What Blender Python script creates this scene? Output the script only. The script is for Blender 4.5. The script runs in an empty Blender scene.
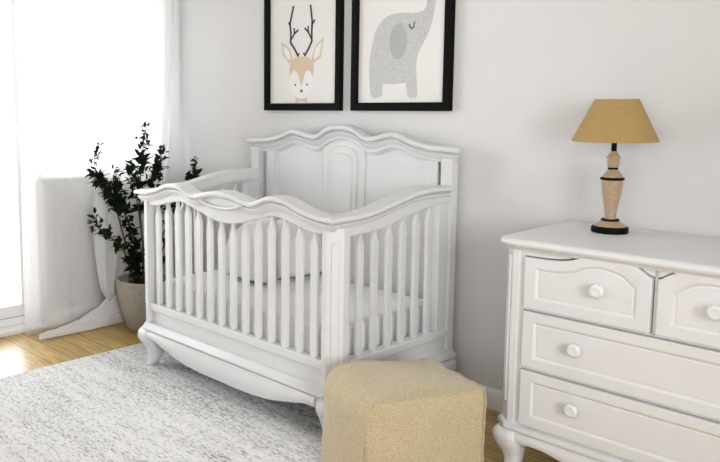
import bpy, bmesh, math, random
from mathutils import Vector, Matrix, noise
S = bpy.context.scene
COL = S.collection
R = random.Random(7)
pi = math.pi

# ------------------------------------------------------------------ camera
yaw, pitch, roll, foc, ppx, ppy = 0.8731, 0.117, -0.0057, 755.85, 220.71, 193.09
cyw, syw, cp, sp, cr, sr = math.cos(yaw), math.sin(yaw), math.cos(pitch), math.sin(pitch), math.cos(roll), math.sin(roll)
fw = Vector((-syw, cyw, 0)); rt = Vector((cyw, syw, 0)); upv = Vector((0, 0, 1))
f2 = fw*cp - upv*sp; u2 = upv*cp + fw*sp
r3 = rt*cr + u2*sr; u3 = u2*cr - rt*sr
cd = bpy.data.cameras.new('camera'); cam = bpy.data.objects.new('camera', cd); COL.objects.link(cam)
cam.matrix_world = Matrix(((r3.x, u3.x, -f2.x, 0), (r3.y, u3.y, -f2.y, -3.2161), (r3.z, u3.z, -f2.z, 1.45), (0, 0, 0, 1)))
cd.sensor_width = 36; cd.sensor_fit = 'HORIZONTAL'; cd.lens = foc/720*36
cd.shift_x = (360-ppx)/720; cd.shift_y = -(231-ppy)/720; cd.clip_start = .02
S.camera = cam

# ------------------------------------------------------------------ light and exposure
S.view_settings.view_transform = 'Standard'; S.view_settings.look = 'None'
S.view_settings.exposure = -0.06; S.view_settings.gamma = 1; S.view_settings.use_curve_mapping = False
W = bpy.data.worlds.new('sky'); S.world = W; W.use_nodes = True
W.node_tree.nodes['Background'].inputs[0].default_value = (1, 1, 1, 1)
W.node_tree.nodes['Background'].inputs[1].default_value = 1.6
def area(name, loc, aim, sx, sy, power, colr=(1, 1, 1)):
    l = bpy.data.lights.new(name, 'AREA'); l.shape = 'RECTANGLE'; l.size = sx; l.size_y = sy; l.energy = power; l.color = colr
    o = bpy.data.objects.new(name, l); COL.objects.link(o); o.location = loc
    o.rotation_euler = (Vector(aim)-Vector(loc)).to_track_quat('-Z', 'Y').to_euler()
    return o
area('daylight_balcony_door', (-5.0, -1.05, 1.35), (0, -1.05, 1.0), 2.3, 2.5, 212, (.98, .99, 1.01))
area('front_fill', (.1, -4.7, 1.6), (-1.0, 0, 1.0), 3.0, 1.7, 30)  # added fill light behind the viewer, outside an assumed window
area('daylight_side_window', (2.0, -3.1, 1.6), (-1.5, -1.0, .8), 1.4, 1.3, 120, (.975, .99, 1.02))

# ------------------------------------------------------------------ materials
def mat(name, col, rough=.5, metal=0, bump=None, var=None, spec=None, sheen=0):
    m = bpy.data.materials.new(name); m.use_nodes = True; nt = m.node_tree; b = nt.nodes['Principled BSDF']
    b.inputs['Base Color'].default_value = (*col, 1); b.inputs['Roughness'].default_value = rough; b.inputs['Metallic'].default_value = metal
    if spec is not None: b.inputs['Specular IOR Level'].default_value = spec
    if sheen: b.inputs['Sheen Weight'].default_value = sheen
    tc = nt.nodes.new('ShaderNodeTexCoord')
    if bump:
        n = nt.nodes.new('ShaderNodeTexNoise'); n.inputs['Scale'].default_value = bump[0]; n.inputs['Detail'].default_value = 4
        bp = nt.nodes.new('ShaderNodeBump'); bp.inputs['Strength'].default_value = bump[1]; bp.inputs['Distance'].default_value = bump[2] if len(bump) > 2 else .002
        nt.links.new(tc.outputs['Object'], n.inputs['Vector']); nt.links.new(n.outputs['Fac'], bp.inputs['Height']); nt.links.new(bp.outputs['Normal'], b.inputs['Normal'])
    if var:
        sc, c2 = var[0], var[1]
        n = nt.nodes.new('ShaderNodeTexNoise'); n.inputs['Scale'].default_value = sc; n.inputs['Detail'].default_value = 5
        mp = nt.nodes.new('ShaderNodeMapping'); mp.inputs['Scale'].default_value = var[2] if len(var) > 2 else (1, 1, 1)
        rp = nt.nodes.new('ShaderNodeValToRGB'); lo, hi = var[3] if len(var) > 3 else (.35, .65)
        rp.color_ramp.elements[0].position = lo; rp.color_ramp.elements[1].position = hi
        rp.color_ramp.elements[0].color = (*c2, 1); rp.color_ramp.elements[1].color = (*col, 1)
        nt.links.new(tc.outputs['Object'], mp.inputs['Vector']); nt.links.new(mp.outputs['Vector'], n.inputs['Vector'])
        nt.links.new(n.outputs['Fac'], rp.inputs['Fac']); nt.links.new(rp.outputs['Color'], b.inputs['Base Color'])
    return m
M = {}
M['paint'] = mat('white_lacquer', (.756, .764, .772), .42, bump=(60, .05), var=(9, (.736, .743, .750)))
M['crib_paint'] = mat('pale_grey_white_lacquer', (.675, .68, .68), .42, bump=(60, .05), var=(9, (.655, .66, .66)))
M['wall'] = mat('white_wall_paint', (.70, .697, .693), .85, bump=(55, .12), var=(3, (.685, .682, .677)))
M['ceil'] = mat('ceiling_paint', (.82, .81, .80), .9)
M['trim'] = mat('trim_paint', (.86, .858, .85), .5)
M['black'] = mat('black_frame_lacquer', (.004, .004, .004), .7, spec=.08)
M['lampblack'] = mat('black_lamp_lacquer', (.004, .004, .004), .5, spec=.08)
M['paper'] = mat('print_paper', (.76, .745, .72), .8)
M['white_ink'] = mat('print_white', (.80, .79, .77), .8)
M['tan_ink'] = mat('print_tan', (.62, .48, .35), .8, var=(180, (.70, .56, .42)))
M['dark_ink'] = mat('print_charcoal', (.045, .045, .05), .8)
M['grey_ink'] = mat('print_grey', (.47, .475, .475), .8, var=(130, (.62, .62, .62), (1, 1, 2.5), (.36, .55)))
M['ear_ink'] = mat('print_ear_grey', (.43, .435, .435), .8, var=(200, (.39, .39, .39)))
M['cotton'] = mat('white_cotton', (.80, .795, .78), .9, bump=(90, .15), sheen=.2)
M['dark_edge'] = mat('dark_edge_cloth', (.03, .03, .03), .8)
M['leaf'] = mat('dark_leaf', (.008, .014, .006), .7, var=(14, (.016, .028, .010)), spec=.1)
M['bark'] = mat('bark', (.10, .065, .04), .8, bump=(80, .4))
M['soil'] = mat('soil', (.035, .028, .022), .95, bump=(60, .8, .01))
M['concrete'] = mat('pale_concrete', (.40, .375, .315), .8, bump=(45, .2), var=(40, (.335, .315, .26)))
M['shade'] = mat('mustard_linen', (.44, .295, .115), .85, bump=(160, .3), var=(120, (.37, .245, .09), (1, 1, 3)))
M['tanwood'] = mat('speckled_tan_wood', (.47, .34, .22), .5, var=(150, (.38, .26, .16), (1, 1, .6)))
M['burlap'] = None

def nodes(m): nt = m.node_tree; return nt, nt.nodes, nt.links
# burlap with a coarse weave
m = mat('burlap', (.46, .355, .20), .95, sheen=.3); nt, N, L = nodes(m); b = N['Principled BSDF']
tc = N['Texture Coordinate'] if 'Texture Coordinate' in N else N.new('ShaderNodeTexCoord')
def tn(sc, scale, det=3):
    mp = N.new('ShaderNodeMapping'); mp.inputs['Scale'].default_value = scale
    n = N.new('ShaderNodeTexNoise'); n.inputs['Scale'].default_value = sc; n.inputs['Detail'].default_value = det
    L.new(tc.outputs['Object'], mp.inputs['Vector']); L.new(mp.outputs['Vector'], n.inputs['Vector']); return n.outputs['Fac']
def mth(op, a, b_):
    n = N.new('ShaderNodeMath'); n.operation = op
    for i, v in enumerate((a, b_)):
        if isinstance(v, (int, float)): n.inputs[i].default_value = v
        else: L.new(v, n.inputs[i])
    return n.outputs[0]
def ramp(fac, stops):
    r = N.new('ShaderNodeValToRGB'); e = r.color_ramp.elements
    while len(e) < len(stops): e.new(.5)
    for i, (p, c) in enumerate(stops): e[i].position = p; e[i].color = (*c, 1)
    L.new(fac, r.inputs['Fac']); return r.outputs['Color']
def bumpto(h, strength, dist=.003):
    n = N.new('ShaderNodeBump'); n.inputs['Strength'].default_value = strength; n.inputs['Distance'].default_value = dist
    L.new(h, n.inputs['Height']); L.new(n.outputs['Normal'], b.inputs['Normal'])
w = mth('ADD', mth('MULTIPLY', tn(170, (1, 1, 2.4)), .5), mth('MULTIPLY', tn(175, (2.2, 2.2, 1)), .5))
L.new(ramp(w, [(.34, (.31, .25, .135)), (.5, (.465, .38, .235)), (.66, (.60, .52, .345))]), b.inputs['Base Color']); bumpto(w, .55, .004)
M['burlap'] = m
# heathered wool rug: pale with short dark dashes along the weft
m = mat('heathered_wool', (.7, .7, .69), .95, sheen=.25); nt, N, L = nodes(m); b = N['Principled BSDF']; tc = N['Texture Coordinate']
dash = tn(95, (.36, 1.7, 1), 3); fine = tn(190, (.8, 1.6, 1), 2); band = tn(1.1, (.22, 2.6, 1), 3); mid = tn(8, (.3, 2.6, 1), 2)
v = mth('ADD', mth('ADD', mth('MULTIPLY', dash, .62), mth('MULTIPLY', fine, .26)), mth('ADD', mth('SUBTRACT', mth('MULTIPLY', band, .30), .015), mth('MULTIPLY', mid, .2)))
L.new(ramp(v, [(.49, (.08, .08, .08)), (.587, (.40, .395, .39)), (.655, (.75, .745, .735)), (.75, (.84, .835, .825))]), b.inputs['Base Color'])
bumpto(mth('ADD', dash, fine), .8, .006); M['rug'] = m
# oak planks
m = mat('oak_planks', (.4, .25, .1), .3); nt, N, L = nodes(m); b = N['Principled BSDF']; tc = N['Texture Coordinate']
br = N.new('ShaderNodeTexBrick'); br.offset = .37; br.inputs['Scale'].default_value = 1; br.inputs['Brick Width'].default_value = 1.1; br.inputs['Row Height'].default_value = .13
br.inputs['Mortar Size'].default_value = .0022; br.inputs['Color1'].default_value = (.46, .295, .085, 1); br.inputs['Color2'].default_value = (.60, .405, .135, 1); br.inputs['Mortar'].default_value = (.03, .018, .01, 1)
L.new(tc.outputs['Object'], br.inputs['Vector'])
gr = tn(9, (.6, 9, 1), 6); gm = ramp(gr, [(.3, (.52, .43, .30)), (.55, (1, 1, 1)), (.75, (1.12, 1.1, 1.05))])
mx = N.new('ShaderNodeMix'); mx.data_type = 'RGBA'; mx.blend_type = 'MULTIPLY'; mx.inputs[0].default_value = 1
L.new(br.outputs['Color'], mx.inputs[6]); L.new(gm, mx.inputs[7]); L.new(mx.outputs[2], b.inputs['Base Color'])
b.inputs['Roughness'].default_value = .34; b.inputs['Coat Weight'].default_value = .15; b.inputs['Coat Roughness'].default_value = .3; bumpto(gr, .12, .002); M['oak'] = m
# sheer voile: part transparent, part translucent
def voile(name, alpha, through):
    m = bpy.data.materials.new(name); m.use_nodes = True; nt = m.node_tree; N = nt.nodes; L = nt.links
    N.remove(N['Principled BSDF']); out = N['Material Output']
    d = N.new('ShaderNodeBsdfDiffuse'); d.inputs[0].default_value = (.90, .90, .895, 1)
    t = N.new('ShaderNodeBsdfTranslucent'); t.inputs[0].default_value = (.90, .90, .895, 1)
    a = N.new('ShaderNodeMixShader'); a.inputs[0].default_value = through; L.new(d.outputs[0], a.inputs[1]); L.new(t.outputs[0], a.inputs[2])
    tr = N.new('ShaderNodeBsdfTransparent'); x = N.new('ShaderNodeMixShader')
    lw = N.new('ShaderNodeLayerWeight'); lw.inputs[0].default_value = .35
    mr = N.new('ShaderNodeMapRange'); mr.inputs['To Min'].default_value = alpha; mr.inputs['To Max'].default_value = min(1, alpha+.45)
    L.new(lw.outputs['Facing'], mr.inputs['Value']); L.new(mr.outputs[0], x.inputs[0])
    L.new(tr.outputs[0], x.inputs[1]); L.new(a.outputs[0], x.inputs[2]); L.new(x.outputs[0], out.inputs[0]); return m
M['sheer'] = voile('sheer_voile', .30, .42); M['sheer_dense'] = voile('gathered_voile', .975, .33)
m = bpy.data.materials.new('window_glass'); m.use_nodes = True; nt = m.node_tree; N = nt.nodes; L = nt.links; N.remove(N['Principled BSDF'])
tr = N.new('ShaderNodeBsdfTransparent'); gl = N.new('ShaderNodeBsdfGlossy'); gl.inputs['Roughness'].default_value = .02; x = N.new('ShaderNodeMixShader')
fr = N.new('ShaderNodeFresnel'); fr.inputs[0].default_value = 1.45; L.new(fr.outputs[0], x.inputs[0]); L.new(tr.outputs[0], x.inputs[1]); L.new(gl.outputs[0], x.inputs[2])
L.new(x.outputs[0], N['Material Output'].inputs[0]); M['glass'] = m

# ------------------------------------------------------------------ helpers
def obj(name, bm, m, parent=None, smooth=None, bevel=0, sub=0):
    bmesh.ops.recalc_face_normals(bm, faces=bm.faces)
    me = bpy.data.meshes.new(name); bm.to_mesh(me); bm.free()
    for mm in (m if isinstance(m, (list, tuple)) else [m]): me.materials.append(M[mm])
    if smooth is not None:
        me.polygons.foreach_set('use_smooth', [True]*len(me.polygons)); me.set_sharp_from_angle(angle=math.radians(smooth))
    o = bpy.data.objects.new(name, me); COL.objects.link(o)
    if parent:
        o.parent = parent
        root = parent
        off = Vector((0, 0, 0))
        while root: off += root.location; root = root.parent
        me.transform(Matrix.Translation(-off))     # geometry was given in world coordinates
    if bevel:
        bv = o.modifiers.new('bevel', 'BEVEL'); bv.width = bevel; bv.segments = 2; bv.limit_method = 'ANGLE'; bv.angle_limit = math.radians(50)
    if sub:
        s = o.modifiers.new('subdiv', 'SUBSURF'); s.levels = sub; s.render_levels = sub
    return o
def tag(o, label, cat, group=None):
    o['label'] = label; o['category'] = cat
    if group: o['group'] = group
    return o
def thing(name, loc, label, cat, group=None):
    o = bpy.data.objects.new(name, None); COL.objects.link(o); o.location = loc; o.empty_display_size = .1
    return tag(o, label, cat, group)
def struct(name, bm, m, parent=None, **k):
    o = obj(name, bm, m, parent, **k)
    if not parent: o['kind'] = 'structure'
    return o
def NB(): return bmesh.new()
def box(bm, x0, x1, y0, y1, z0, z1):
    v = [bm.verts.new((x, y, z)) for x in (x0, x1) for y in (y0, y1) for z in (z0, z1)]
    for f in ((0, 1, 3, 2), (4, 6, 7, 5), (0, 4, 5, 1), (2, 3, 7, 6), (0, 2, 6, 4), (1, 5, 7, 3)): bm.faces.new([v[i] for i in f])
    return bm
def bx(*a): return box(NB(), *a)
def loft(bm, st, closed=True, cap=True, loop=False):
    rows = [[bm.verts.new(p) for p in s] for s in st]
    n = len(rows[0]); k = len(rows)
    for i in range(k if loop else k-1):
        a, b_ = rows[i], rows[(i+1) % k]
        for j in range(n if closed else n-1):
            q = [a[j], a[(j+1) % n], b_[(j+1) % n], b_[j]]
            try: bm.faces.new(q)
            except ValueError: pass
    if cap and closed and not loop:
        for r_ in (rows[0], rows[-1]):
            try: bm.faces.new(r_)
            except ValueError: pass
    return bm
def prism(bm, poly, f):
    """poly of 2D points; f(p, t) -> world for t = 0, 1"""
    return loft(bm, [[f(p, 0) for p in poly], [f(p, 1) for p in poly]])
def lathe(bm, prof, c, seg=40):
    st = [[(c[0]+r_*math.cos(2*pi*i/seg), c[1]+r_*math.sin(2*pi*i/seg), c[2]+z) for i in range(seg)] for r_, z in prof]
    return loft(bm, st)
def tube(bm, pts, rad, seg=8):
    pts = [Vector(p) for p in pts]; st = []
    for i, p in enumerate(pts):
        d = (pts[min(i+1, len(pts)-1)]-pts[max(i-1, 0)]).normalized()
        a = d.cross(Vector((0, 0, 1)) if abs(d.z) < .9 else Vector((1, 0, 0))).normalized(); c = d.cross(a)
        r_ = rad[i] if isinstance(rad, (list, tuple)) else rad
        st.append([p+(a*math.cos(2*pi*k/seg)+c*math.sin(2*pi*k/seg))*r_ for k in range(seg)])
    return loft(bm, st)
def curve(ctrl):
    """smooth Hermite interpolation through (u, z) control points"""
    xs = [c[0] for c in ctrl]; zs = [c[1] for c in ctrl]; n = len(xs)
    sl = [(zs[min(i+1, n-1)]-zs[max(i-1, 0)])/(xs[min(i+1, n-1)]-xs[max(i-1, 0)]) for i in range(n)]
    for i in range(1, n-1):
        if (zs[i]-zs[i-1])*(zs[i+1]-zs[i]) <= 0: sl[i] = 0
    sl[0] = sl[-1] = 0
    def f(x):
        if x <= xs[0]: return zs[0]
        if x >= xs[-1]: return zs[-1]
        i = max(k for k in range(n-1) if xs[k] <= x); h = xs[i+1]-xs[i]; t = (x-xs[i])/h
        return (2*t**3-3*t*t+1)*zs[i]+(t**3-2*t*t+t)*h*sl[i]+(-2*t**3+3*t*t)*zs[i+1]+(t**3-t*t)*h*sl[i+1]
    return f
def sym(ctrl): return [(-a, z) for a, z in reversed(ctrl) if a > 0]+list(ctrl)
def lin(a, b_, n): return [a+(b_-a)*i/(n-1) for i in range(n)]
def ring(bm, x0, x1, y0, y1, prof, cant=.05, rear=None):
    """closed moulding round a rectangle with canted corners; prof = closed loop of (out, z)"""
    st = []
    for sx, sy, first in ((-1, -1, 0), (1, -1, 1), (1, 1, 0), (-1, 1, 1)):
        if rear is not None and sy > 0: cant = rear
        X = x0 if sx < 0 else x1; Y = y0 if sy < 0 else y1
        pa = [(X+sx*o, Y-sy*(cant-o*.414), z) for o, z in prof]; pb = [(X-sx*(cant-o*.414), Y+sy*o, z) for o, z in prof]
        st += [pb, pa] if first else [pa, pb]
    return loft(bm, st, loop=True)
def leg_loft(bm, cx, cy, dx, dy, secs):
    """cabriole leg; secs = (z, half width, outward shift), rounded square sections"""
    st = []
    for z, h, o in secs:
        s = []
        for k in range(16):
            a = 2*pi*k/16+pi/16; c, s_ = math.cos(a), math.sin(a); q = (abs(c)**5+abs(s_)**5)**(-1/5)
            s.append((cx+dx*o+h*q*c, cy+dy*o+h*q*s_, z))
        st.append(s)
    return loft(bm, st)
def smooth_secs(secs, n=14):
    zs = [s[0] for s in secs]; fh = curve([(i, s[1]) for i, s in enumerate(secs)]); fo = curve([(i, s[2]) for i, s in enumerate(secs)]); fz = curve([(i, s[0]) for i, s in enumerate(secs)])
    return [(fz(t), fh(t), fo(t)) for t in lin(0, len(secs)-1, n)]

# ------------------------------------------------------------------ room shell
XW, ZC, XR, YF = -4.44, 2.62, 1.7, -4.3
struct('floor', bx(XW-.25, XR+.1, YF-.1, .1, -.1, 0), 'oak')
struct('ceiling', bx(XW-.25, XR+.1, YF-.1, .1, ZC, ZC+.1), 'ceil')
struct('wall_back', bx(XW-.2, XR+.1, 0, .12, 0, ZC), 'wall')
b_ = NB()
SY0, SY1 = -4.05, -2.15                                      # side window, right of the viewer
box(b_, XR, XR+.1, YF, SY0, 0, ZC); box(b_, XR, XR+.1, SY1, 0, 0, ZC); box(b_, XR, XR+.1, SY0, SY1, 0, .75); box(b_, XR, XR+.1, SY0, SY1, 2.45, ZC)
struct('wall_right', b_, 'wall')
DY0, DY1, WY1, WT, TOP = -2.15, -.985, -.16, .2, 2.42        # balcony door and window openings in the left wall
b_ = NB()
box(b_, XW-WT, XW, DY1, 0, 0, .97); box(b_, XW-WT, XW, WY1, 0, .97, TOP); box(b_, XW-WT, XW, YF, 0, TOP, ZC); box(b_, XW-WT, XW, YF, DY0, 0, TOP)
struct('wall_left', b_, 'wall')
b_ = NB()
FX0, FX1 = -1.5, 1.6                                        # unseen wide window behind the viewer, put in for the front fill light
box(b_, XW-.2, FX0, YF-.1, YF, 0, ZC); box(b_, FX1, XR+.1, YF-.1, YF, 0, ZC); box(b_, FX0, FX1, YF-.1, YF, 0, .75); box(b_, FX0, FX1, YF-.1, YF, 2.5, ZC)
struct('wall_front', b_, 'wall')
def frame_x(bm, x0, x1, y0, y1, z0, z1, w):
    box(bm, x0, x1, y0, y0+w, z0, z1); box(bm, x0, x1, y1-w, y1, z0, z1); box(bm, x0, x1, y0+w, y1-w, z0, z0+w); box(bm, x0, x1, y0+w, y1-w, z1-w, z1)
    return bm
o = struct('door_1', frame_x(NB(), XW-.17, XW-.09, DY0, DY1, .03, TOP, .05), 'trim', bevel=.004)
y_mid = (DY0+DY1)/2
for a, c in ((DY0+.052, y_mid-.002), (y_mid+.002, DY1-.052)):
    lf = obj('door_leaf', frame_x(NB(), XW-.165, XW-.10, a, c, .082, TOP-.052, .075), 'trim', o, bevel=.004)
    obj('pane', bx(XW-.135, XW-.129, a+.075, c-.075, .157, TOP-.127), 'glass', lf)
obj('threshold', bx(XW-.20, XW+.012, DY0, DY1, .0, .03), 'trim', o, bevel=.004)
o = struct('window_1', frame_x(NB(), XW-.17, XW-.09, DY1, WY1, .99, TOP, .055), 'trim', bevel=.004)
obj('pane', bx(XW-.135, XW-.129, DY1+.055, WY1-.055, 1.045, TOP-.055), 'glass', o)
obj('window_sill', bx(XW-.09, XW+.03, DY1+.005, WY1+.03, .972, .995), 'trim', o, bevel=.004)
bf = NB()
for a, c, z0, z1 in ((FX0, FX0+.06, .75, 2.5), (FX1-.06, FX1, .75, 2.5), (.02, .08, .81, 2.44), (FX0+.06, FX1-.06, .75, .81), (FX0+.06, FX1-.06, 2.44, 2.5)): box(bf, a, c, YF-.08, YF-.02, z0, z1)
o = struct('window_2', bf, 'trim', bevel=.004)
for a, c in ((FX0+.06, .02), (.08, FX1-.06)): obj('pane', bx(a, c, YF-.053, YF-.047, .81, 2.44), 'glass', o)
o = struct('window_3', frame_x(NB(), XR+.03, XR+.09, SY0, SY1, .75, 2.45, .06), 'trim', bevel=.004)
obj('pane', bx(XR+.057, XR+.063, SY0+.06, SY1-.06, .81, 2.39), 'glass', o)
def skirt(bm, f, a, c):
    prof = [(0, 0), (.016, 0), (.016, .075), (.012, .088), (.006, .098), (0, .1)]
    return loft(bm, [[f(a, o_, z) for o_, z in prof], [f(c, o_, z) for o_, z in prof]])
struct('baseboard_back', skirt(NB(), lambda u, o_, z: (u, -o_, z), XW+.016, XR), 'trim', smooth=40)
struct('baseboard_left', skirt(NB(), lambda u, o_, z: (XW+o_, u, z), DY1, 0), 'trim', smooth=40)

# ------------------------------------------------------------------ rug
RX0, RX1, RY0, RY1, RT = -3.755, -1.955, -3.25, -.035, .014
b_ = NB(); prof = [(-.012, .0), (0, .0), (.004, .006), (0, .012), (-.006, RT)]
xs = lin(RX0, RX1, 60); ys = lin(RY0, RY1, 80)
gv = [[b_.verts.new((x+(.004*noise.noise((y*9, 3, x*2)) if i in (0, 59) else 0), y, (RT-.001+.0012*noise.noise((x*14, y*40, 0))) if 0 < i < 59 and 0 < j < 79 else .001)) for j, y in enumerate(ys)] for i, x in enumerate(xs)]
for i in range(59):
    for j in range(79): b_.faces.new((gv[i][j], gv[i+1][j], gv[i+1][j+1], gv[i][j+1]))
tag(obj('area_rug', b_, 'rug', smooth=60), 'pale grey heathered wool rug on the wooden floor under the crib', 'rug')

# ------------------------------------------------------------------ crib
CX = -2.713; ZB = RT
crib = thing('crib', (CX, -.5, ZB), 'white wooden baby crib with wavy scalloped rails and slatted sides', 'crib')
# top edge waves (u from the crib centre)
crown = curve(sym([(0, 1.337), (.08, 1.328), (.19, 1.279), (.35, 1.307), (.47, 1.270), (.56, 1.252), (.64, 1.247), (.75, 1.240)]))
crown_low = curve(sym([(0, 1.262), (.08, 1.243), (.2, 1.192), (.35, 1.227), (.47, 1.190), (.56, 1.172), (.69, 1.164)]))
fcap = curve(sym([(0, 1.042), (.08, 1.036), (.21, 1.013), (.35, 1.052), (.43, 1.046), (.52, 1.017), (.62, .998), (.74, .993)]))
flow = curve(sym([(0, .889), (.09, .898), (.22, .932), (.345, .958), (.44, .945), (.53, .922), (.60, .915), (.70, .913)]))
scap = curve([(-.965, .994), (-.8, .994), (-.7, 1.001), (-.6, 1.018), (-.5, 1.037), (-.39, 1.057), (-.28, 1.065), (-.1, 1.062)])
slow = curve([(-.9, .906), (-.755, .908), (-.656, .912), (-.56, .924), (-.46, .946), (-.366, .966), (-.267, .981), (-.1, .985)])
U0 = .668                       # plan corner of the cap moulding before its overhang
YC = -.914
cap_prof = [(-.04, 0), (.030, 0), (.043, -.003), (.047, -.010), (.046, -.019), (.040, -.024), (.023, -.0255), (.023, -.030), (.031, -.033), (.030, -.040), (.025, -.050), (.019, -.056), (.017, -.062), (-.04, -.062)]
def F(u, o_, z): return (CX+u, YC-o_, z)
def SR(u, o_, z): return (CX+U0+o_, u, z)
def SL(u, o_, z): return (CX-U0-o_, u, z)
us = lin(-U0, U0, 90)
st = []
for i, u in enumerate(us):
    row = []
    for o_, dz in cap_prof:
        uu = u
        if i == 0: uu = -(U0+o_)
        if i == len(us)-1: uu = U0+o_
        row.append(F(uu, o_, fcap(u)+dz))
    st.append(row)
obj('front_cap_rail', loft(NB(), st), 'crib_paint', crib, smooth=38)
for fn in (SR, SL):
    st = []
    for i, y in enumerate(lin(YC, -.108, 50)):
        st.append([fn(y-o_ if i == 0 else y, o_, scap(y if i else -.965)+dz) for o_, dz in cap_prof])
    obj('side_cap_rail', loft(NB(), st), 'crib_paint', crib, smooth=38)
# crown of the tall back with returned ends
crown_prof = [(-.012, 0), (.028, 0), (.042, -.004), (.047, -.013), (.045, -.024), (.036, -.029), (.021, -.0305), (.021, -.036), (.029, -.039), (.027, -.047), (.020, -.058), (.015, -.064), (.013, -.074), (-.012, -.074)]
YB = -.068; UB = .694
st = []
for i, u in enumerate(lin(-UB, UB, 110)):
    row = []
    for o_, dz in crown_prof:
        uu = u
        if i == 0: uu = -(UB+max(o_, 0))
        if i == 109: uu = UB+max(o_, 0)
        row.append((CX+uu, YB-o_, crown(u)+dz))
    st.append(row)
obj('crown_rail', loft(NB(), st), 'crib_paint', crib, smooth=38)
def band(bm, us, lo, hi, f0, f1):
    """solid band between two curves, from offset f0 to f1 (f(u, z))"""
    st = []
    for u in us: st.append([f0(u, lo(u)), f0(u, hi(u)), f1(u, hi(u)), f1(u, lo(u))])
    return loft(bm, st)
# headboard: frieze below the crown, stiles, recessed panels, arched centre panel
hb = obj('headboard', band(NB(), lin(-.60, .60, 60), lambda u: .22, lambda u: crown(u)-.07, lambda u, z: (CX+u, -.066, z), lambda u, z: (CX+u, -.056, z)), 'crib_paint', crib)
obj('frieze', band(NB(), lin(-.642, .642, 100), crown_low, lambda u: crown(u)-.06, lambda u, z: (CX+u, -.082, z), lambda u, z: (CX+u, -.058, z)), 'crib_paint', hb, smooth=35, bevel=.003)
obj('frieze_bead', band(NB(), lin(-.60, .60, 100), lambda u: crown_low(u)-.010, crown_low, lambda u, z: (CX+u, -.075, z), lambda u, z: (CX+u, -.058, z)), 'crib_paint', hb, smooth=35, bevel=.002)
for s in (-1, 1):
    u0, u1 = sorted((s*.60, s*.53))
    obj('stile', bx(CX+u0, CX+u1, -.078, -.058, .22, 1.185), 'crib_paint', hb, bevel=.003)
    u0, u1 = sorted((s*.53, s*.515))
    obj('stile_bead', bx(CX+u0, CX+u1, -.072, -.058, .22, 1.185), 'crib_paint', hb, bevel=.003)
def archpoly(w, z0, z1, rise, n=18):
    P_ = [(-w, z0), (w, z0)]
    for t in lin(0, pi, n): P_.append((w*math.cos(t), z1-rise+rise*math.sin(t)))
    return P_
def archpanel(name, w, z0, z1, rise, y0, y1, parent, bev):
    return obj(name, prism(NB(), archpoly(w, z0, z1, rise), lambda p, t: (CX+p[0], y0 if t else y1, p[1])), 'crib_paint', parent, smooth=30, bevel=bev)
archpanel('centre_panel', .148, .22, 1.255, .07, -.074, -.06, hb, .004)
archpanel('centre_panel_bead', .098, .22, 1.222, .05, -.082, -.066, hb, .005)
archpanel('centre_panel_field', .070, .22, 1.185, .04, -.088, -.076, hb, .006)
# posts
for s in (-1, 1):
    poly = [(.632, -.930), (.659, -.930), (.709, -.880), (.709, -.842), (.632, -.842)]
    p = obj('post', prism(NB(), [(s*a, c) for a, c in poly], lambda p, t: (CX+p[0], p[1], .25 if t else .945)), 'crib_paint', crib, bevel=.004)
    # raised panel with round ends on the canted corner
    cx_, cy_ = CX+s*.684, -.905; tx, ty = s*.7071, .7071; nx, ny = s*.7071, -.7071
    pl_ = [(.017*math.cos(t), .87+.017*math.sin(t)) for t in lin(0, pi, 9)]+[(-.017, .36), (.017, .36)]
    obj('post_panel', prism(NB(), pl_, lambda p, t: (cx_+tx*p[0]+nx*(.006 if t else -.004), cy_+ty*p[0]+ny*(.006 if t else -.004), p[1])), 'crib_paint', p, smooth=30, bevel=.003)
    a0, a1 = sorted((s*.640, s*.702))
    obj('post', bx(CX+a0, CX+a1, -.112, -.060, .20, 1.19), 'crib_paint', crib, bevel=.004)
    a0, a1 = sorted((s*.650, s*.691))
    obj('side_stile', bx(CX+a0, CX+a1, -.188, -.109, .25, 1.01), 'crib_paint', crib, bevel=.003)
    # apron under the side cap
    fo = (SR if s > 0 else SL)
    obj('side_apron', band(NB(), lin(-.85, -.11, 50), slow, lambda u: scap(u)-.05, lambda u, z: fo(u, .032, z), lambda u, z: fo(u, -.004, z)), 'crib_paint', crib, smooth=35, bevel=.003)
    obj('side_bottom_rail', bx(*sorted((fo(0, .034, 0)[0], fo(0, -.02, 0)[0])), -.85, -.11, .335, .372), 'crib_paint', crib, bevel=.004)
    obj('side_panel', bx(*sorted((fo(0, .022, 0)[0], fo(0, -.01, 0)[0])), -.85, -.11, .25, .336), 'crib_paint', crib, bevel=.003)
ap = obj('front_apron', band(NB(), lin(-.64, .64, 100), flow, lambda u: fcap(u)-.05, lambda u, z: (CX+u, -.922, z), lambda u, z: (CX+u, -.888, z)), 'crib_paint', crib, smooth=35, bevel=.003)
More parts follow.
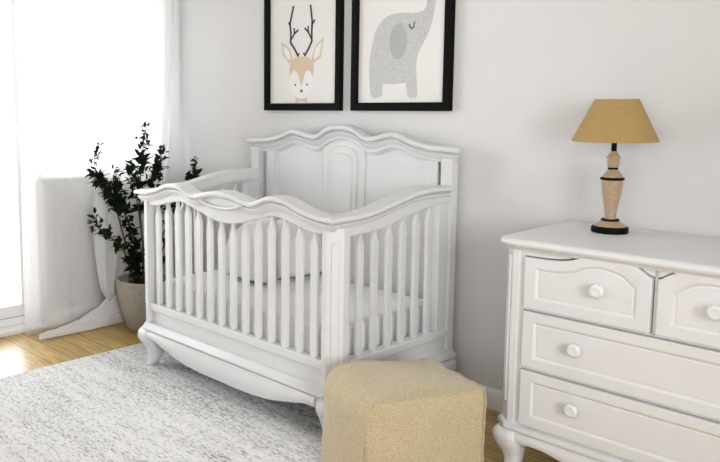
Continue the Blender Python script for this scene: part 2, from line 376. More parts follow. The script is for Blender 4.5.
# lens-shaped medallion with its lip between cap and apron
lens = [(.135*math.cos(t), .992+.022*math.sin(t)*abs(math.sin(t))**.25) for t in lin(0, 2*pi, 41)[:-1]]
lens2 = [(x*1.16, .990+(z-.992)*1.62) for x, z in lens]
rim = [[(CX+a[0], y, a[1]), (CX+b2[0], y, b2[1])] for a, b2 in zip(lens, lens2) for y in (0,)]
bm_ = NB(); st = []
for a, b2 in zip(lens, lens2):
    mid_ = ((a[0]+b2[0])/2, (a[1]+b2[1])/2)
    st.append([(CX+a[0], -.920, a[1]), (CX+a[0], -.955, a[1]), (CX+mid_[0], -.960, mid_[1]), (CX+b2[0], -.952, b2[1]), (CX+b2[0], -.920, b2[1])])
obj('medallion_lip', loft(bm_, st, loop=True), 'crib_paint', ap, smooth=50)
obj('medallion', prism(NB(), [(x*.96, .993+(z-.993)*.94) for x, z in lens], lambda p, t: (CX+p[0], -.943 if t else -.915, p[1])), 'crib_paint', ap, smooth=30)
obj('front_bottom_rail', bx(CX-.64, CX+.64, -.922, -.872, .335, .374), 'crib_paint', crib, bevel=.004)
obj('front_panel', bx(CX-.64, CX+.64, -.908, -.88, .25, .336), 'crib_paint', crib, bevel=.003)
# spear-topped slats
def slat(name, u, z1, fn, off, z0):
    half = [(.0055, z1+.012), (.0045, z1-.016), (.0065, z1-.026), (.0125, z1-.042), (.0195, z1-.060), (.0205, z1-.072), (.0185, z1-.2), (.0180, z0+.03), (.0185, z0+.016), (.014, z0+.003), (.007, z0-.001)]
    poly = half+[(-a, z) for a, z in reversed(half)]
    return obj(name, prism(NB(), poly, lambda p, t: fn(u+p[0], off+(.009 if t else -.009), p[1])), 'crib_paint', crib, bevel=.0025)
for i in range(14):
    u = -.567+.0873*i
    slat('slat', u, flow(u), lambda uu, o_, z: F(uu, o_, z), -.013, .372)
for fn in (SR, SL):
    for i in range(6):
        y = -.748+.0985*i
        slat('slat', y, slow(y), fn, .012, .37)
# base ledge moulding all round, bombe aprons, feet
led = [(-.03, .264), (.004, .264), (.010, .259), (.015, .252), (.023, .247), (.030, .240), (.030, .232), (.024, .227), (-.03, .226)]
obj('base_moulding', ring(NB(), CX-.702, CX+.702, -.927, -.050, led, .055, .035), 'crib_paint', crib, smooth=38)
alow = curve(sym([(0, .112), (.18, .113), (.32, .124), (.44, .148), (.52, .166), (.56, .176), (.66, .176)]))
slow2 = curve([(-.93, .176), (-.82, .172), (-.66, .145), (-.5, .128), (-.34, .145), (-.18, .172), (-.05, .176)])
def bombe(us, low, fn):
    st = []
    for u in us:
        lo = low(u); row = []
        for t in (0, .2, .4, .6, .8, 1): row.append(fn(u, .018+.018*math.sin(pi*(.15+.7*t)), .222+(lo-.222)*t))
        row += [fn(u, -.01, lo), fn(u, -.01, .222)]
        st.append(row)
    return loft(NB(), st)
obj('bottom_apron', bombe(lin(-.62, .62, 60), alow, lambda u, o_, z: (CX+u, -.922-o_, z)), 'crib_paint', crib, smooth=38)
obj('bottom_apron', bombe(lin(-.86, -.10, 40), slow2, lambda u, o_, z: (CX+.697+o_, u, z)), 'crib_paint', crib, smooth=38)
obj('bottom_apron', bombe(lin(-.86, -.10, 40), slow2, lambda u, o_, z: (CX-.697-o_, u, z)), 'crib_paint', crib, smooth=38)
fs = smooth_secs([(.228, .054, .008), (.20, .064, .018), (.165, .063, .017), (.125, .050, .006), (.085, .040, .002), (.05, .032, .008), (.028, .027, .014), (ZB, .021, .022)], 20)
for sx in (-1, 1):
    for yy, sy in ((-.872, -1), (-.108, 1)):
        obj('foot', leg_loft(NB(), CX+sx*.650, yy, sx, sy if sy < 0 else 0, fs), 'crib_paint', crib, smooth=50)
obj('mattress_base', bx(CX-.63, CX+.63, -.868, -.112, .255, .30), 'crib_paint', crib)

# mattress and pillows in the crib
def cushion(name, w, h, th, label, cat, M4, m='cotton', parent=None, group=None, seed=0, n=26, pw=.42, edge_rad=None, droop=0):
    b_ = NB(); rows = {}
    def P_(i, j, s):
        u, v = -1+2*i/n, -1+2*j/n
        k = max(0, (1-abs(u)**3.2))*max(0, (1-abs(v)**3.2))
        z = s*th/2*k**pw
        pinch = 1-.07*(abs(u*v))**2+.0
        x = u*w/2*(1-.05*(1-abs(v)**2)*0-.045*(1-v*v)*abs(u)**3)*pinch; y = v*h/2*(1-.045*(1-u*u)*abs(v)**3)*pinch
        q = Vector((x*6+seed, y*6, s)); z += s*.012*noise.noise(q)*k+.006*noise.noise(q*3)*k
        dd = max(0, v)*max(0, -u+.25)/1.25; y -= droop*dd; x += droop*.35*dd
        return M4 @ Vector((x, y, z))
    for s in (1, -1):
        for i in range(n+1):
            for j in range(n+1):
                if s < 0 and (i in (0, n) or j in (0, n)): rows[(i, j, s)] = rows[(i, j, 1)]
                else: rows[(i, j, s)] = b_.verts.new(P_(i, j, s))
        for i in range(n):
            for j in range(n): b_.faces.new([rows[(i, j, s)], rows[(i+1, j, s)], rows[(i+1, j+1, s)], rows[(i, j+1, s)]])
    loop_ = [P_(i, 0, 1) for i in range(n)]+[P_(n, j, 1) for j in range(n)]+[P_(i, n, 1) for i in range(n, 0, -1)]+[P_(0, j, 1) for j in range(n, 0, -1)]
    o = obj(name, b_, m, smooth=180); tag(o, label, cat, group)
    if edge_rad:
        st = []; c = sum(loop_, Vector())/len(loop_)
        b2 = NB(); tube(b2, loop_[:n+1], edge_rad, 6); obj('dark_edge', b2, 'dark_edge', o, smooth=180)  # thin dark tube along the bottom edge only
    return o
b_ = NB()
mx0, mx1, my0, my1 = CX-.628, CX+.628, -.866, -.113
pr = [(-.03, .302), (-.012, .305), (0, .318), (.002, .40), (0, .478), (-.012, .492), (-.03, .496)]
st = []
for o_, z in pr:
    row = []
    r_ = .06
    for cx_, cy_, a0 in ((mx1-r_, my1-r_, 0), (mx0+r_, my1-r_, pi/2), (mx0+r_, my0+r_, pi), (mx1-r_, my0+r_, 1.5*pi)):
        for t in lin(0, pi/2, 6): row.append((cx_+(r_+o_)*math.cos(a0+t), cy_+(r_+o_)*math.sin(a0+t), z))
    st.append(row)
tag(obj('crib_mattress', loft(b_, st), 'cotton', smooth=40), 'white crib mattress lying inside the slatted crib', 'mattress')
def lean(loc, az, tilt, spin=0):
    """stand a cushion up: its face normal points to azimuth az, leaning back by tilt"""
    return Matrix.Translation(loc) @ Matrix.Rotation(az+pi/2, 4, 'Z') @ Matrix.Rotation(pi/2-tilt, 4, 'X') @ Matrix.Rotation(spin, 4, 'Z')
cushion('pillow', .34, .37, .14, 'white pillow leaning at the front, left of the other crib pillow', 'pillow', lean((-2.975, -.515, .684), math.radians(-92), .18, 0), group='pillows in the crib', edge_rad=.0036, droop=.12, pw=.34)
cushion('pillow', .33, .36, .13, 'white pillow standing behind, nearer the tall crib headboard', 'pillow', lean((-2.865, -.275, .680), math.radians(-8), .24, 0), seed=5, group='pillows in the crib', edge_rad=.0036, droop=.03, pw=.34)

# ------------------------------------------------------------------ dresser
DX0, DXC = -1.490, -.755; DW = DXC-DX0
dr = thing('dresser', (DXC, -.3, 0), 'white wooden dresser with arched top drawers and round knobs', 'dresser')
DF = -.562                      # face frame plane
top_prof = [(-.2, .946), (.008, .946), (.020, .942), (.026, .933), (.024, .924), (.014, .918), (.010, .912), (.004, .904), (-.2, .904)]
bt = NB(); pts = []
x0, x1, y0, y1 = DX0+.008, 2*DXC-DX0-.008, DF-.016, -.012
def plan(o_):
    r_ = .05; row = []
    for cx_, cy_, a0 in ((x1-r_, y0+r_, -pi/2), (x0+r_, y0+r_, pi)):
        for t in lin(0, pi/2, 6):
            a = a0+t
            row.append((cx_+(r_+o_)*math.cos(a), cy_+(r_+o_)*math.sin(a)))
    q = row[:6]; w_ = row[6:]
    return [(x1+o_, y1)]+list(reversed(q))+list(reversed(w_))+[(x0-o_, y1)]
st = [[(x, y, z) for x, y in plan(o_)] for o_, z in ((0, .904), (.005, .912), (.011, .917), (.022, .922), (.026, .931), (.021, .940), (.010, .9455), (-.004, .946))]
obj('top', loft(bt, st), 'paint', dr, smooth=40)
bc = NB()
box(bc, DX0+.012, DX0+.034, DF+.04, -.02, .20, .905); box(bc, 2*DXC-DX0-.034, 2*DXC-DX0-.012, DF+.04, -.02, .20, .905)
box(bc, DX0+.03, 2*DXC-DX0-.03, -.04, -.02, .20, .905); box(bc, DX0+.03, 2*DXC-DX0-.03, DF+.01, -.03, .20, .225)
obj('body', bc, 'paint', dr)
# face frame with arched cut-outs above the top drawers
wave1 = curve([(-1.40, .880), (-1.30, .8815), (-1.235, .889), (-1.165, .9125), (-1.11, .9205), (-1.055, .917), (-1.005, .9055), (-.948, .874)])
wave2 = curve([(-.935, .874), (-.90, .895), (-.857, .914), (-.81, .9215), (-.755, .9225), (-.70, .9215), (-.653, .914), (-.61, .895), (-.575, .874)])
wave3 = lambda x: wave1(2*DXC-x)
XA = [(-1.393, -.948, wave1), (-.935, 2*DXC+.935, wave2), (2*DXC+.948, 2*DXC+1.393, wave3)]
bfm = NB(); DR = 2*DXC-DX0
for a, c, z0, z1 in ((DX0+.05, -1.3965, .22, .906), (-.9465, -.9375, .683, .906), (2*DXC+.9375, 2*DXC+.9465, .683, .906), (2*DXC+1.3965, DR-.05, .22, .906)): box(bfm, a, c, DF, DF+.02, z0, z1)
for z0, z1 in ((.6795, .6865), (.4515, .4595), (.22, .2345)): box(bfm, -1.397, 2*DXC+1.397, DF, DF+.02, z0, z1)
for a, c, wv in XA:
    band(bfm, lin(a-.004, c+.004, 30), lambda u, wv=wv: min(wv(u)+.0045, .9075), lambda u: .908, lambda u, z: (u, DF, z), lambda u, z: (u, DF+.02, z))
obj('face_frame', bfm, 'paint', dr)
# canted corner posts with a long raised panel
for s in (-1, 1):
    X = (lambda a: DXC+s*(a))
    poly = [(DW-.075, DF-.004), (DW-.048, DF-.004), (DW-.006, DF+.038), (DW-.006, DF+.095), (DW-.075, DF+.095)]
    p = obj('post', prism(NB(), [(X(a), c) for a, c in poly], lambda p, t: (p[0], p[1], .225 if t else .905)), 'paint', dr, bevel=.003)
    cx_, cy_ = X(DW-.027), DF+.017; tx, ty = s*.707, .707; nx, ny = s*.707, -.707
    pl_ = [(.011, .335), (.016, .32), (.016, .305)]; pl_ = [(-.015, .30), (.015, .30), (.015, .86), (.010, .868), (.010, .878), (-.010, .878), (-.010, .868), (-.015, .86)]
    obj('post_panel', prism(NB(), pl_, lambda p, t: (cx_+tx*p[0]+nx*(.007 if t else -.004), cy_+ty*p[0]+ny*(.007 if t else -.004), p[1])), 'paint', p, smooth=30, bevel=.003)
KP = [(a*1.12, d*1.05) for a, d in [(.0, -.002), (.0105, -.002), (.0095, .006), (.0085, .012), (.0125, .017), (.0195, .020), (.0225, .026), (.0215, .032), (.017, .036), (.012, .0372), (.0095, .0355), (.004, .0365), (.0, .0368)]]
def knob(x, z, parent):
    bk = NB(); seg = 24
    loft(bk, [[(x+r_*math.cos(2*pi*i/seg), DF-.018-d, z+r_*math.sin(2*pi*i/seg)) for i in range(seg)] for r_, d in [(max(a, .0004), d) for a, d in KP]])
    return obj('knob', bk, 'paint', parent, smooth=50)
def drawer(a, c, z0, top, knobs):
    """front board with a recessed field bordered by a bead; top = curve"""
    YF_ = DF-.018; a, c = a+.002, c-.002
    def outline(dx, dz0, dz1, y):
        us = lin(a, c, 40); k = lambda u: a+dx+(u-a)/(c-a)*(c-a-2*dx)
        return [(k(u), y, z0+dz0) for u in us]+[(k(u), y, top(u)-dz1) for u in reversed(us)]
    st = [outline(0, 0, 0, DF+.015), outline(0, 0, 0, YF_+.0025), outline(.0025, .0025, .0025, YF_), outline(.043, .038, .034, YF_), outline(.045, .040, .036, YF_+.001), outline(.053, .047, .043, YF_+.0065), outline(.056, .050, .046, YF_+.0065), outline(.058, .052, .048, YF_+.005)]
    d = obj('drawer', loft(NB(), st), 'paint', dr, smooth=25)
    for kx, kz in knobs: knob(kx, kz, d)
    return d
drawer(-1.391, -.949, .690, wave1, [(-1.113, .806)])
drawer(-.934, 2*DXC+.934, .690, wave2, [(DXC, .806)])
drawer(2*DXC+.949, 2*DXC+1.391, .690, wave3, [(2*DXC+1.113, .806)])
for z0, z1, kz in ((.463, .6765, .580), (.2375, .4485, .359)):
    drawer(-1.391, 2*DXC+1.391, z0, lambda u, z1=z1: z1, [(-1.18, kz), (2*DXC+1.18, kz)])
dled = [(-.03, .226), (.004, .226), (.012, .221), (.016, .212), (.014, .203), (.006, .198), (.004, .192), (-.03, .190)]
obj('base_moulding', ring(NB(), DX0+.004, 2*DXC-DX0-.004, DF-.006, -.03, dled, .045), 'paint', dr, smooth=38)
dl = curve(sym([(0, .10), (.2, .105), (.35, .12), (.47, .14), (.56, .155), (.66, .150)]))
def dapron(u, o_, z): return (DXC+u, DF-o_, z)
st = []
for u in lin(-.66, .66, 60):
    lo = dl(u); st.append([dapron(u, .000+.014*math.sin(pi*(.1+.7*t)), .193+(lo-.193)*t) for t in (0, .25, .5, .75, 1)]+[dapron(u, -.02, lo), dapron(u, -.02, .193)])
obj('bottom_apron', loft(NB(), st), 'paint', dr, smooth=38)
for s in (-1, 1):
    xx = DXC+s*(DW-.02)
    obj('side_apron', bx(*sorted((xx, xx-s*.02)), DF+.1, -.1, .13, .195), 'paint', dr, bevel=.003)
ls = smooth_secs([(.194, .047, .0), (.165, .057, .006), (.128, .051, .004), (.09, .037, -.004), (.055, .030, -.006), (.022, .027, .000), (.010, .031, .006), (0, .028, .006)], 22)
for s in (-1, 1):
    for yy, sy in ((DF+.040, -1), (-.085, 1)):
        obj('leg', leg_loft(NB(), DXC+s*(DW-.047), yy, s, sy if sy < 0 else .3, ls), 'paint', dr, smooth=50)

# ------------------------------------------------------------------ table lamp on the dresser
LX, LY, LZ = -1.257, -.183, .946
lamp = thing('table_lamp', (LX, LY, LZ), 'table lamp with mustard linen shade and turned tan base on the dresser', 'lamp')
def lat(name, prof, m): return obj(name, lathe(NB(), prof, (LX, LY, LZ)), m, lamp, smooth=42)
E0 = .0005
lat('base', [(E0, 0), (.064, 0), (.066, .003), (.066, .018), (.064, .022), (.055, .026), (E0, .026)], 'lampblack')
lat('base_cone', [(E0, .022), (.058, .022), (.056, .027), (.042, .037), (.031, .045), (.028, .047), (E0, .047)], 'tanwood')
lat('ring', [(E0, .045), (.030, .045), (.033, .0475), (.033, .0505), (.030, .053), (E0, .053)], 'lampblack')
lat('column', [(E0, .05), (.022, .05), (.020, .06), (.0215, .085), (.0265, .115), (.032, .145), (.0355, .17), (.0375, .19), (.038, .207), (E0, .207)], 'tanwood')
lat('ring', [(E0, .2045), (.039, .2045), (.043, .2075), (.043, .212), (.039, .215), (E0, .215)], 'lampblack')
lat('shoulder', [(E0, .214), (.036, .214), (.034, .221), (.024, .236), (.0155, .246), (.0145, .249), (E0, .249)], 'tanwood')
lat('ring', [(E0, .246), (.0175, .246), (.0195, .249), (.0175, .2525), (E0, .2525)], 'lampblack')
lat('ball', [(E0, .251), (.0135, .251), (.0195, .258), (.0215, .268), (.0215, .280), (.0195, .289), (E0, .289)], 'tanwood')
lat('finial', [(E0, .288), (.0255, .288), (.0255, .291), (.017, .305), (.0105, .313), (.0105, .316), (E0, .316)], 'tanwood')
lat('neck', [(E0, .314), (.0095, .314), (.0095, .372), (.014, .374), (.014, .41), (E0, .41)], 'lampblack')
sh = lat('lamp_shade', [(.1505, .354), (.1515, .356), (.0775, .513), (.0765, .515), (.075, .513), (.149, .356)], 'shade')
bs = sh.data
bm2 = bmesh.new(); bm2.from_mesh(bs)
caps = [f for f in bm2.faces if len(f.verts) > 20]; bmesh.ops.delete(bm2, geom=caps, context='FACES_ONLY'); bm2.to_mesh(bs); bm2.free()
bsp = NB()
for k in range(3):
    a = 2*pi*k/3+.4; tube(bsp, [(LX+.008*math.cos(a), LY+.008*math.sin(a), LZ+.40), (LX+.0805*math.cos(a), LY+.0805*math.sin(a), LZ+.502)], .0018, 6)
obj('shade_spider', bsp, 'lampblack', lamp)

# ------------------------------------------------------------------ framed animal prints
def poly_mesh(bm, pts, y0, y1, mi=0):
    n0 = len(bm.faces)
    a = [bm.verts.new((x, y0, z)) for x, z in pts]
    f = bm.faces.new(a)
    r_ = bmesh.ops.extrude_face_region(bm, geom=[f]); vs = [v for v in r_['geom'] if isinstance(v, bmesh.types.BMVert)]
    for v in vs: v.co.y = y1
    bm.faces.ensure_lookup_table()
    for g in bm.faces[n0:]: g.material_index = mi
    return bm
def picture(x0, x1, z0, z1, wd, label):
    t = thing('framed_print', ((x0+x1)/2, -.001, z0), label, 'picture', 'framed animal prints above the crib')
    bf = NB(); prof = [(0, 0), (0, .026), (.004, .03), (wd-.006, .03), (wd, .024), (wd, 0)]
    st = []
    for cx_, cz_, sx, sz in ((x0, z0, 1, 1), (x1, z0, -1, 1), (x1, z1, -1, -1), (x0, z1, 1, -1)): st.append([(cx_+sx*i, -.001-d, cz_+sz*i) for i, d in prof])
    obj('frame', loft(bf, st, loop=True), 'black', t, smooth=30)
    pr = obj('print', bx(x0+wd-.004, x1-wd+.004, -.012, -.004, z0+wd-.004, z1-wd+.004), 'paper', t)
    return t, pr
YP = -.012
d_, dp = picture(-3.388, -2.780, 1.411, 2.30, .042, 'black framed print of a fawn deer head with dark antlers')
MASK = [(-3.165, 1.62), (-3.169, 1.663), (-3.155, 1.698), (-3.129, 1.719), (-3.105, 1.729), (-3.026, 1.725), (-2.984, 1.697), (-2.974, 1.658), (-2.983, 1.614), (-2.996, 1.635), (-3.016, 1.65), (-3.045, 1.63), (-3.06, 1.588), (-3.072, 1.553), (-3.084, 1.589), (-3.104, 1.632), (-3.128, 1.654), (-3.148, 1.641)]
EAR1 = [(-3.238, 1.822), (-3.166, 1.778), (-3.139, 1.705), (-3.169, 1.692), (-3.227, 1.745)]
EAR1i = [(-3.221, 1.798), (-3.176, 1.768), (-3.155, 1.715), (-3.177, 1.711), (-3.211, 1.751)]
EAR2 = [(-2.901, 1.827), (-2.966, 1.782), (-2.997, 1.705), (-2.978, 1.686), (-2.921, 1.715)]
EAR2i = [(-2.915, 1.803), (-2.958, 1.772), (-2.978, 1.717), (-2.968, 1.707), (-2.933, 1.729)]
FACE = [(-3.165, 1.62), (-3.177, 1.577), (-3.154, 1.526), (-3.115, 1.497), (-3.073, 1.485), (-3.03, 1.496), (-2.995, 1.523), (-2.971, 1.572), (-2.983, 1.614), (-3.016, 1.65), (-3.072, 1.66), (-3.128, 1.654)]
bd = NB()
poly_mesh(bd, FACE, YP, YP-.0006, 1); poly_mesh(bd, MASK, YP, YP-.0012, 0)
poly_mesh(bd, EAR1, YP, YP-.0008, 0); poly_mesh(bd, EAR2, YP, YP-.0008, 0); poly_mesh(bd, EAR1i, YP, YP-.0014, 1); poly_mesh(bd, EAR2i, YP, YP-.0014, 1)
poly_mesh(bd, [(-3.117, 1.494), (-3.085, 1.484), (-3.060, 1.484), (-3.03, 1.494), (-3.027, 1.462), (-3.06, 1.472), (-3.085, 1.472), (-3.119, 1.462)], YP, YP-.0014, 0)
def stroke(bm, pts, w, mi, y=.0018):
    for (a, c) in zip(pts, pts[1:]):
        a, c = Vector(a), Vector(c); d = (c-a).normalized()*w*.3; n_ = Vector((-(c-a).y, (c-a).x)).normalized()*w/2
        poly_mesh(bm, [tuple(a-d+n_), tuple(c+d+n_), tuple(c+d-n_), tuple(a-d-n_)], YP, YP-y, mi)
for w_, L_ in ((.012, [(-3.099, 1.731), (-3.125, 1.768), (-3.162, 1.813), (-3.158, 1.862), (-3.167, 1.92), (-3.153, 1.968), (-3.139, 2.016)]), (.010, [(-3.158, 1.827), (-3.13, 1.86), (-3.1, 1.879)]),
    (.009, [(-3.165, 1.905), (-3.177, 1.926)]), (.009, [(-3.13, 1.86), (-3.132, 1.891)]), (.012, [(-3.046, 1.731), (-3.017, 1.769), (-2.992, 1.809), (-2.993, 1.864), (-2.99, 1.918), (-3.004, 2.009)]),
    (.010, [(-2.995, 1.823), (-3.018, 1.859), (-3.047, 1.885)]), (.009, [(-2.99, 1.902), (-2.971, 1.924)]), (.009, [(-3.02, 1.859), (-3.022, 1.894)]), (.008, [(-3.105, 1.733), (-3.091, 1.745)]), (.008, [(-3.046, 1.731), (-3.056, 1.746)])): stroke(bd, L_, w_, 2)
def disc(bm, x, z, rx, rz, mi, y=.0018, n=24): poly_mesh(bm, [(x+rx*math.cos(2*pi*i/n), z+rz*math.sin(2*pi*i/n)) for i in range(n)], YP, YP-y, mi)
disc(bd, -3.12, 1.566, .006, .006, 2); disc(bd, -3.027, 1.566, .006, .006, 2); disc(bd, -3.071, 1.53, .009, .008, 2)
bmesh.ops.translate(bd, verts=bd.verts, vec=(-.016, 0, -.006)); obj('deer_drawing', bd, ['tan_ink', 'white_ink', 'dark_ink'], dp)
e_, ep = picture(-2.707, -2.091, 1.411, 2.30, .043, 'black framed print of a grey elephant raising its trunk')
ELE = [(-2.223, 1.947), (-2.226, 1.923), (-2.246, 1.904), (-2.287, 1.897), (-2.34, 1.903), (-2.391, 1.907), (-2.43, 1.905), (-2.46, 1.897), (-2.49, 1.882), (-2.515, 1.858), (-2.535, 1.826), (-2.548, 1.791), (-2.568, 1.703), (-2.574, 1.613), (-2.567, 1.535), (-2.558, 1.489), (-2.545, 1.481), (-2.53, 1.479), (-2.498, 1.485), (-2.487, 1.495), (-2.483, 1.552), (-2.412, 1.551), (-2.336, 1.555), (-2.335, 1.53), (-2.327, 1.493), (-2.311, 1.478), (-2.274, 1.48), (-2.266, 1.498), (-2.274, 1.566), (-2.279, 1.627), (-2.273, 1.687), (-2.242, 1.746), (-2.212, 1.791), (-2.192, 1.843), (-2.18, 1.907), (-2.174, 1.941), (-2.17, 1.988), (-2.179, 2.012), (-2.202, 2.017), (-2.218, 1.993)]
be = NB(); poly_mesh(be, ELE, YP, YP-.0008, 0); disc(be, -2.390, 1.765, .054, .090, 1, .0014)
stroke(be, [(-2.323, 1.847), (-2.321, 1.832), (-2.308, 1.823), (-2.297, 1.830), (-2.294, 1.853)], .006, 2)
bmesh.ops.translate(be, verts=be.verts, vec=(-.020, 0, -.003)); obj('elephant_drawing', be, ['grey_ink', 'ear_ink', 'dark_ink'], ep)

# ------------------------------------------------------------------ burlap pouf
pf = Matrix(((.38, -.925, 0, 0), (.925, .38, 0, 0), (0, 0, 1, 0), (0, 0, 0, 1)))
FC = Vector((-1.608, -1.212, 0)); A_, B_, H_ = .482, .345, .412
def pouf_pt(u, v, w_):
    """u along the long face, v away from it, w up; all 0..1"""
    cu, cv, cw = 2*u-1, 2*v-1, 2*w_-1
    bul = .014
    x = u*A_+bul*cu*(1-cv*cv)*(1-cw*cw); y = v*B_+bul*1.3*cv*(1-cu*cu)*(1-cw*cw)
    z = w_*H_+.020*max(cw, 0)**3*(1-cu*cu)*(1-cv*cv)
    if cw < 0: x += .012*cu*cw*cw*-cw; y += .012*cv*cw*cw*-cw
    ea, eb = max(0, 1-u/.12), max(0, (w_-.80)/.20)          # the left end is worn round
    x += .026*ea*eb*eb; z -= .014*ea*ea*eb
    z += .022*max(cw, 0)*max(0, cv)*max(0, 1-abs(cu+.35)*1.1)
    q = Vector((x*7, y*7, z*7)); d = noise.noise(q)*.007+noise.noise(q*2.6)*.0035
    return x+d*cu, y+d*cv, z+d*max(cw, 0)
bp_ = NB(); cache = {}; n = 30
def pv(i, j, k):
    key = (i, j, k)
    if key not in cache:
        x, y, z = pouf_pt(i/n, j/n, k/n); p_ = pf @ Vector((x, y, 0)); cache[key] = bp_.verts.new((FC.x+p_.x, FC.y+p_.y, max(z, 0)))
    return cache[key]
for i in range(n):
    for j in range(n):
        bp_.faces.new([pv(i, j, n), pv(i+1, j, n), pv(i+1, j+1, n), pv(i, j+1, n)]); bp_.faces.new([pv(i, j, 0), pv(i+1, j, 0), pv(i+1, j+1, 0), pv(i, j+1, 0)])
        bp_.faces.new([pv(i, 0, j), pv(i+1, 0, j), pv(i+1, 0, j+1), pv(i, 0, j+1)]); bp_.faces.new([pv(i, n, j), pv(i+1, n, j), pv(i+1, n, j+1), pv(i, n, j+1)])
        bp_.faces.new([pv(0, i, j), pv(0, i+1, j), pv(0, i+1, j+1), pv(0, i, j+1)]); bp_.faces.new([pv(n, i, j), pv(n, i+1, j), pv(n, i+1, j+1), pv(n, i, j+1)])
bmesh.ops.smooth_vert(bp_, verts=[v for v in bp_.verts if v.co.z > .03], factor=.5, use_axis_x=True, use_axis_y=True, use_axis_z=True)
def seam_pts(fn): 
    out = []
    for t in lin(0, 1, 40):
        x, y, z = pouf_pt(*fn(t)); p_ = pf @ Vector((x, y, 0)); out.append((FC.x+p_.x, FC.y+p_.y, max(z, .004)-.001))
    return out
pouf = tag(obj('pouf', bp_, 'burlap', smooth=180), 'square beige burlap pouf on the floor in front of the crib', 'pouf')
bsm = NB()
for fn in (lambda t: (t, 0, 1), lambda t: (1, t, 1), lambda t: (t, 1, 1), lambda t: (0, 0, .02+.6*t), lambda t: (1, 0, .02+.98*t)): tube(bsm, seam_pts(fn), .0032, 6)
obj('seam', bsm, 'burlap', pouf, smooth=180)

# ------------------------------------------------------------------ potted plant
PX, PY = -4.0, -.51
pot = thing('potted_plant', (PX, PY, 0), 'leafy dark green plant in a pale concrete planter beside the crib', 'plant')
obj('planter', lathe(NB(), [(.0005, 0), (.104, 0), (.116, .006), (.133, .05), (.152, .12), (.169, .20), (.180, .27), (.184, .315), (.184, .330), (.180, .336), (.170, .336), (.166, .330), (.165, .30), (.0005, .29)], (PX, PY, 0), 56), 'concrete', pot, smooth=45)
bso = NB(); st = []
for r_ in (.0008, .04, .08, .12, .164): st.append([(PX+r_*math.cos(2*pi*i/28), PY+r_*math.sin(2*pi*i/28), .300+.008*noise.noise((r_*40, i*.7, 2))) for i in range(28)])
obj('soil', loft(bso, st, cap=False), 'soil', pot, smooth=180)
BR = [[(-4.008, -.541, .29), (-4.03, -.585, .445), (-4.052, -.628, .604), (-4.067, -.66, .754), (-4.081, -.692, .871), (-4.103, -.736, .942), (-4.122, -.774, .982), (-4.126, -.791, 1.071), (-4.111, -.781, 1.196)],
 [(-4.022, -.562, .30), (-4.045, -.649, .556), (-4.069, -.736, .627), (-4.07, -.792, .678), (-4.065, -.837, .734)],
 [(-4.004, -.536, .29), (-4.024, -.557, .521), (-4.047, -.584, .664), (-4.078, -.622, .814), (-4.098, -.644, .91), (-4.103, -.645, 1.012)],
 [(-3.997, -.525, .29), (-3.995, -.522, .553), (-4.004, -.535, .749), (-4.006, -.538, .91), (-3.993, -.52, 1.069), (-3.989, -.512, 1.196), (-3.977, -.495, 1.316)],
 [(-3.994, -.52, .29), (-3.982, -.475, .582), (-3.994, -.463, .808), (-3.994, -.436, .955), (-3.989, -.399, 1.043), (-3.986, -.367, 1.145)],
 [(-4.001, -.531, .651), (-3.994, -.555, .816), (-3.993, -.59, .966), (-3.989, -.62, 1.056)],
 [(-3.983, -.504, .29), (-3.953, -.417, .579), (-3.927, -.337, .737), (-3.902, -.257, .864), (-3.891, -.199, .959), (-3.901, -.172, 1.075)],
 [(-3.983, -.504, .29), (-3.962, -.429, .434), (-3.952, -.37, .573), (-3.964, -.343, .734), (-3.976, -.316, .829)],
 [(-4.008, -.541, .29), (-3.987, -.599, .441), (-3.965, -.656, .529)]]
for B in BR:
    bst = NB(); k = len(B); r0 = .009 if B[0][2] < .4 else .005
    tube(bst, B, [r0+(.0018-r0)*i/(k-1) for i in range(k)], 6); obj('stem', bst, 'bark', pot, smooth=180)
bl = NB()
def leaf(p, d, L_, wd):
    d = d.normalized(); side = d.cross(Vector((R.gauss(0, .4), R.gauss(0, .4), 1))).normalized(); up_ = side.cross(d).normalized()
    tip = p+d*L_-up_*L_*.15; m1 = p+d*L_*.35+up_*L_*.04; m2 = p+d*L_*.7
    a = [bl.verts.new(q) for q in (p, m1+side*wd-up_*wd*-.35, m2+side*wd*.75+up_*wd*.2, tip, m2-side*wd*.75+up_*wd*.2, m1-side*wd+up_*wd*.35, m1, m2)]
    for q in ((0, 1, 6), (0, 6, 5), (1, 2, 7, 6), (6, 7, 4, 5), (2, 3, 7), (7, 3, 4)): bl.faces.new([a[i] for i in q])
def cluster(p, d, n_, L_=.055, spread=1.0):
    p, d = Vector(p), Vector(d)
    for k in range(n_):
        v = Vector((R.gauss(0, 1), R.gauss(0, 1), R.gauss(0, .8))).normalized()*spread+d*.55
        leaf(p+Vector((R.gauss(0, .014), R.gauss(0, .014), R.gauss(0, .016))), v, L_*R.uniform(.75, 1.3), L_*.23*R.uniform(.85, 1.25))
def along(B, t):
    k = len(B)-1; i = min(int(t*k), k-1); f_ = t*k-i; a, c = Vector(B[i]), Vector(B[i+1]); return a.lerp(c, f_), (c-a).normalized()
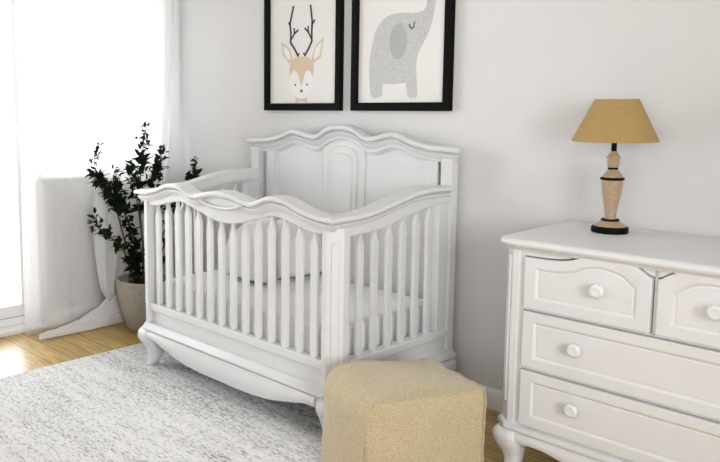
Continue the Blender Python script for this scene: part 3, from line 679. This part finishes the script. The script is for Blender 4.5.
# (branch, from, to, count of clusters, leaves per cluster, leaf length)
for bi, t0, t1, nc, nl, L_ in ((0, .42, .60, 5, 12, .06), (0, .68, .76, 2, 15, .065), (0, .83, 1, 5, 6, .038), (0, .16, .22, 1, 9, .055), (1, .30, .5, 2, 10, .06), (1, .62, 1, 4, 8, .045),
    (2, .35, .8, 6, 12, .06), (2, .82, 1, 3, 8, .045), (2, .14, .22, 2, 16, .07), (3, .36, .7, 5, 14, .062), (3, .72, .82, 2, 9, .045), (3, .86, 1, 4, 6, .036),
    (4, .55, .82, 4, 13, .06), (4, .88, 1, 3, 8, .042), (5, .5, 1, 4, 10, .05), (6, .45, .6, 2, 8, .055), (6, .78, .84, 1, 16, .06), (6, .92, 1, 2, 7, .035), (7, .3, 1, 5, 9, .055), (8, .35, .65, 3, 16, .065)):
    for k in range(nc):
        p_, d_v = along(BR[bi], t0+(t1-t0)*(k/(nc-1) if nc > 1 else .5)); cluster(p_, d_v, int(nl*1.7), L_)
obj('foliage', bl, 'leaf', pot)

# ------------------------------------------------------------------ sheer curtains
def cloth(name, fn, nu, nv, m, label):
    b_ = NB(); g = [[b_.verts.new(fn(i/nu, j/nv)) for j in range(nv+1)] for i in range(nu+1)]
    for i in range(nu):
        for j in range(nv): b_.faces.new((g[i][j], g[i+1][j], g[i+1][j+1], g[i][j+1]))
    o = obj(name, b_, m, smooth=180)
    return tag(o, label, 'curtain')
def sheer_pt(u, v):          # u along the window wall, v from ceiling to floor
    y = -1.17+u*.62; z = ZC-.02-v*(ZC-.022)
    x = XW+.07+.010*math.sin(u*19+.8*math.sin(u*7))+.003*math.sin(u*37+v*2)
    return (x, y+.008*math.sin(v*5+u*9), z)
cloth('sheer_curtain', sheer_pt, 90, 24, 'sheer', 'thin see-through white curtain hanging straight at the bright balcony door')
tip = Vector((-4.205, -1.16)); foot = Vector((-4.262, -.46))
def gather_top(u, s_):
    z = ZC-.02-s_*(ZC-.02-.24)
    y = (-.575-.25*s_**1.6)+u*(.52+.17*s_-.27*s_**5)
    y += (1-u)**1.5*.13*max(0, (s_-.72)/.28)**2
    x = XW+.152+.030*math.sin(u*40+1.6*math.sin(u*7+s_*1.5))*(1-.2*s_)+.035*s_**4
    return Vector((x, y, z))
def gather_pt(u, v):
    if v < .6: return tuple(gather_top(u, v/.6))
    s_ = (v-.6)/.4; e = max(0, (s_-.12)/.88)
    # folds over on the floor and trails towards the door, tapering to a point
    d = (tip-foot).normalized(); nrm = Vector((-d.y, d.x)); cen = foot.lerp(tip, e)
    wdt = (.082*(1-e)**.75+.006)*(1+.18*noise.noise((e*6, u*2, 1)))
    w2 = 2*u-1; q2 = cen-nrm*w2*wdt+Vector((.014*noise.noise((e*5, 4, 0)), 0))
    arch = math.sqrt(max(0, 1-w2*w2))
    hgt = .010+(.026+.190*(1-e)**2.4)*arch*(1+.30*math.sin(u*25+e*8)+.25*noise.noise((u*9, e*9, 5)))+.020*(1-e)**.7*arch*abs(math.sin(u*15+e*6+2*noise.noise((e*6, u*3, 8))))+.006*noise.noise((u*16, e*9, 2))*(1-e)
    k = min(1, s_/.30); k = k*k*(3-2*k); top_ = gather_top(u, 1+.35*s_)
    top_.z = max(top_.z, .012)
    return tuple(top_.lerp(Vector((q2.x, q2.y, max(hgt, .008))), k))
cloth('gathered_curtain', gather_pt, 80, 90, 'sheer_dense', 'gathered white voile curtain in the corner, its hem trailing on the floor')
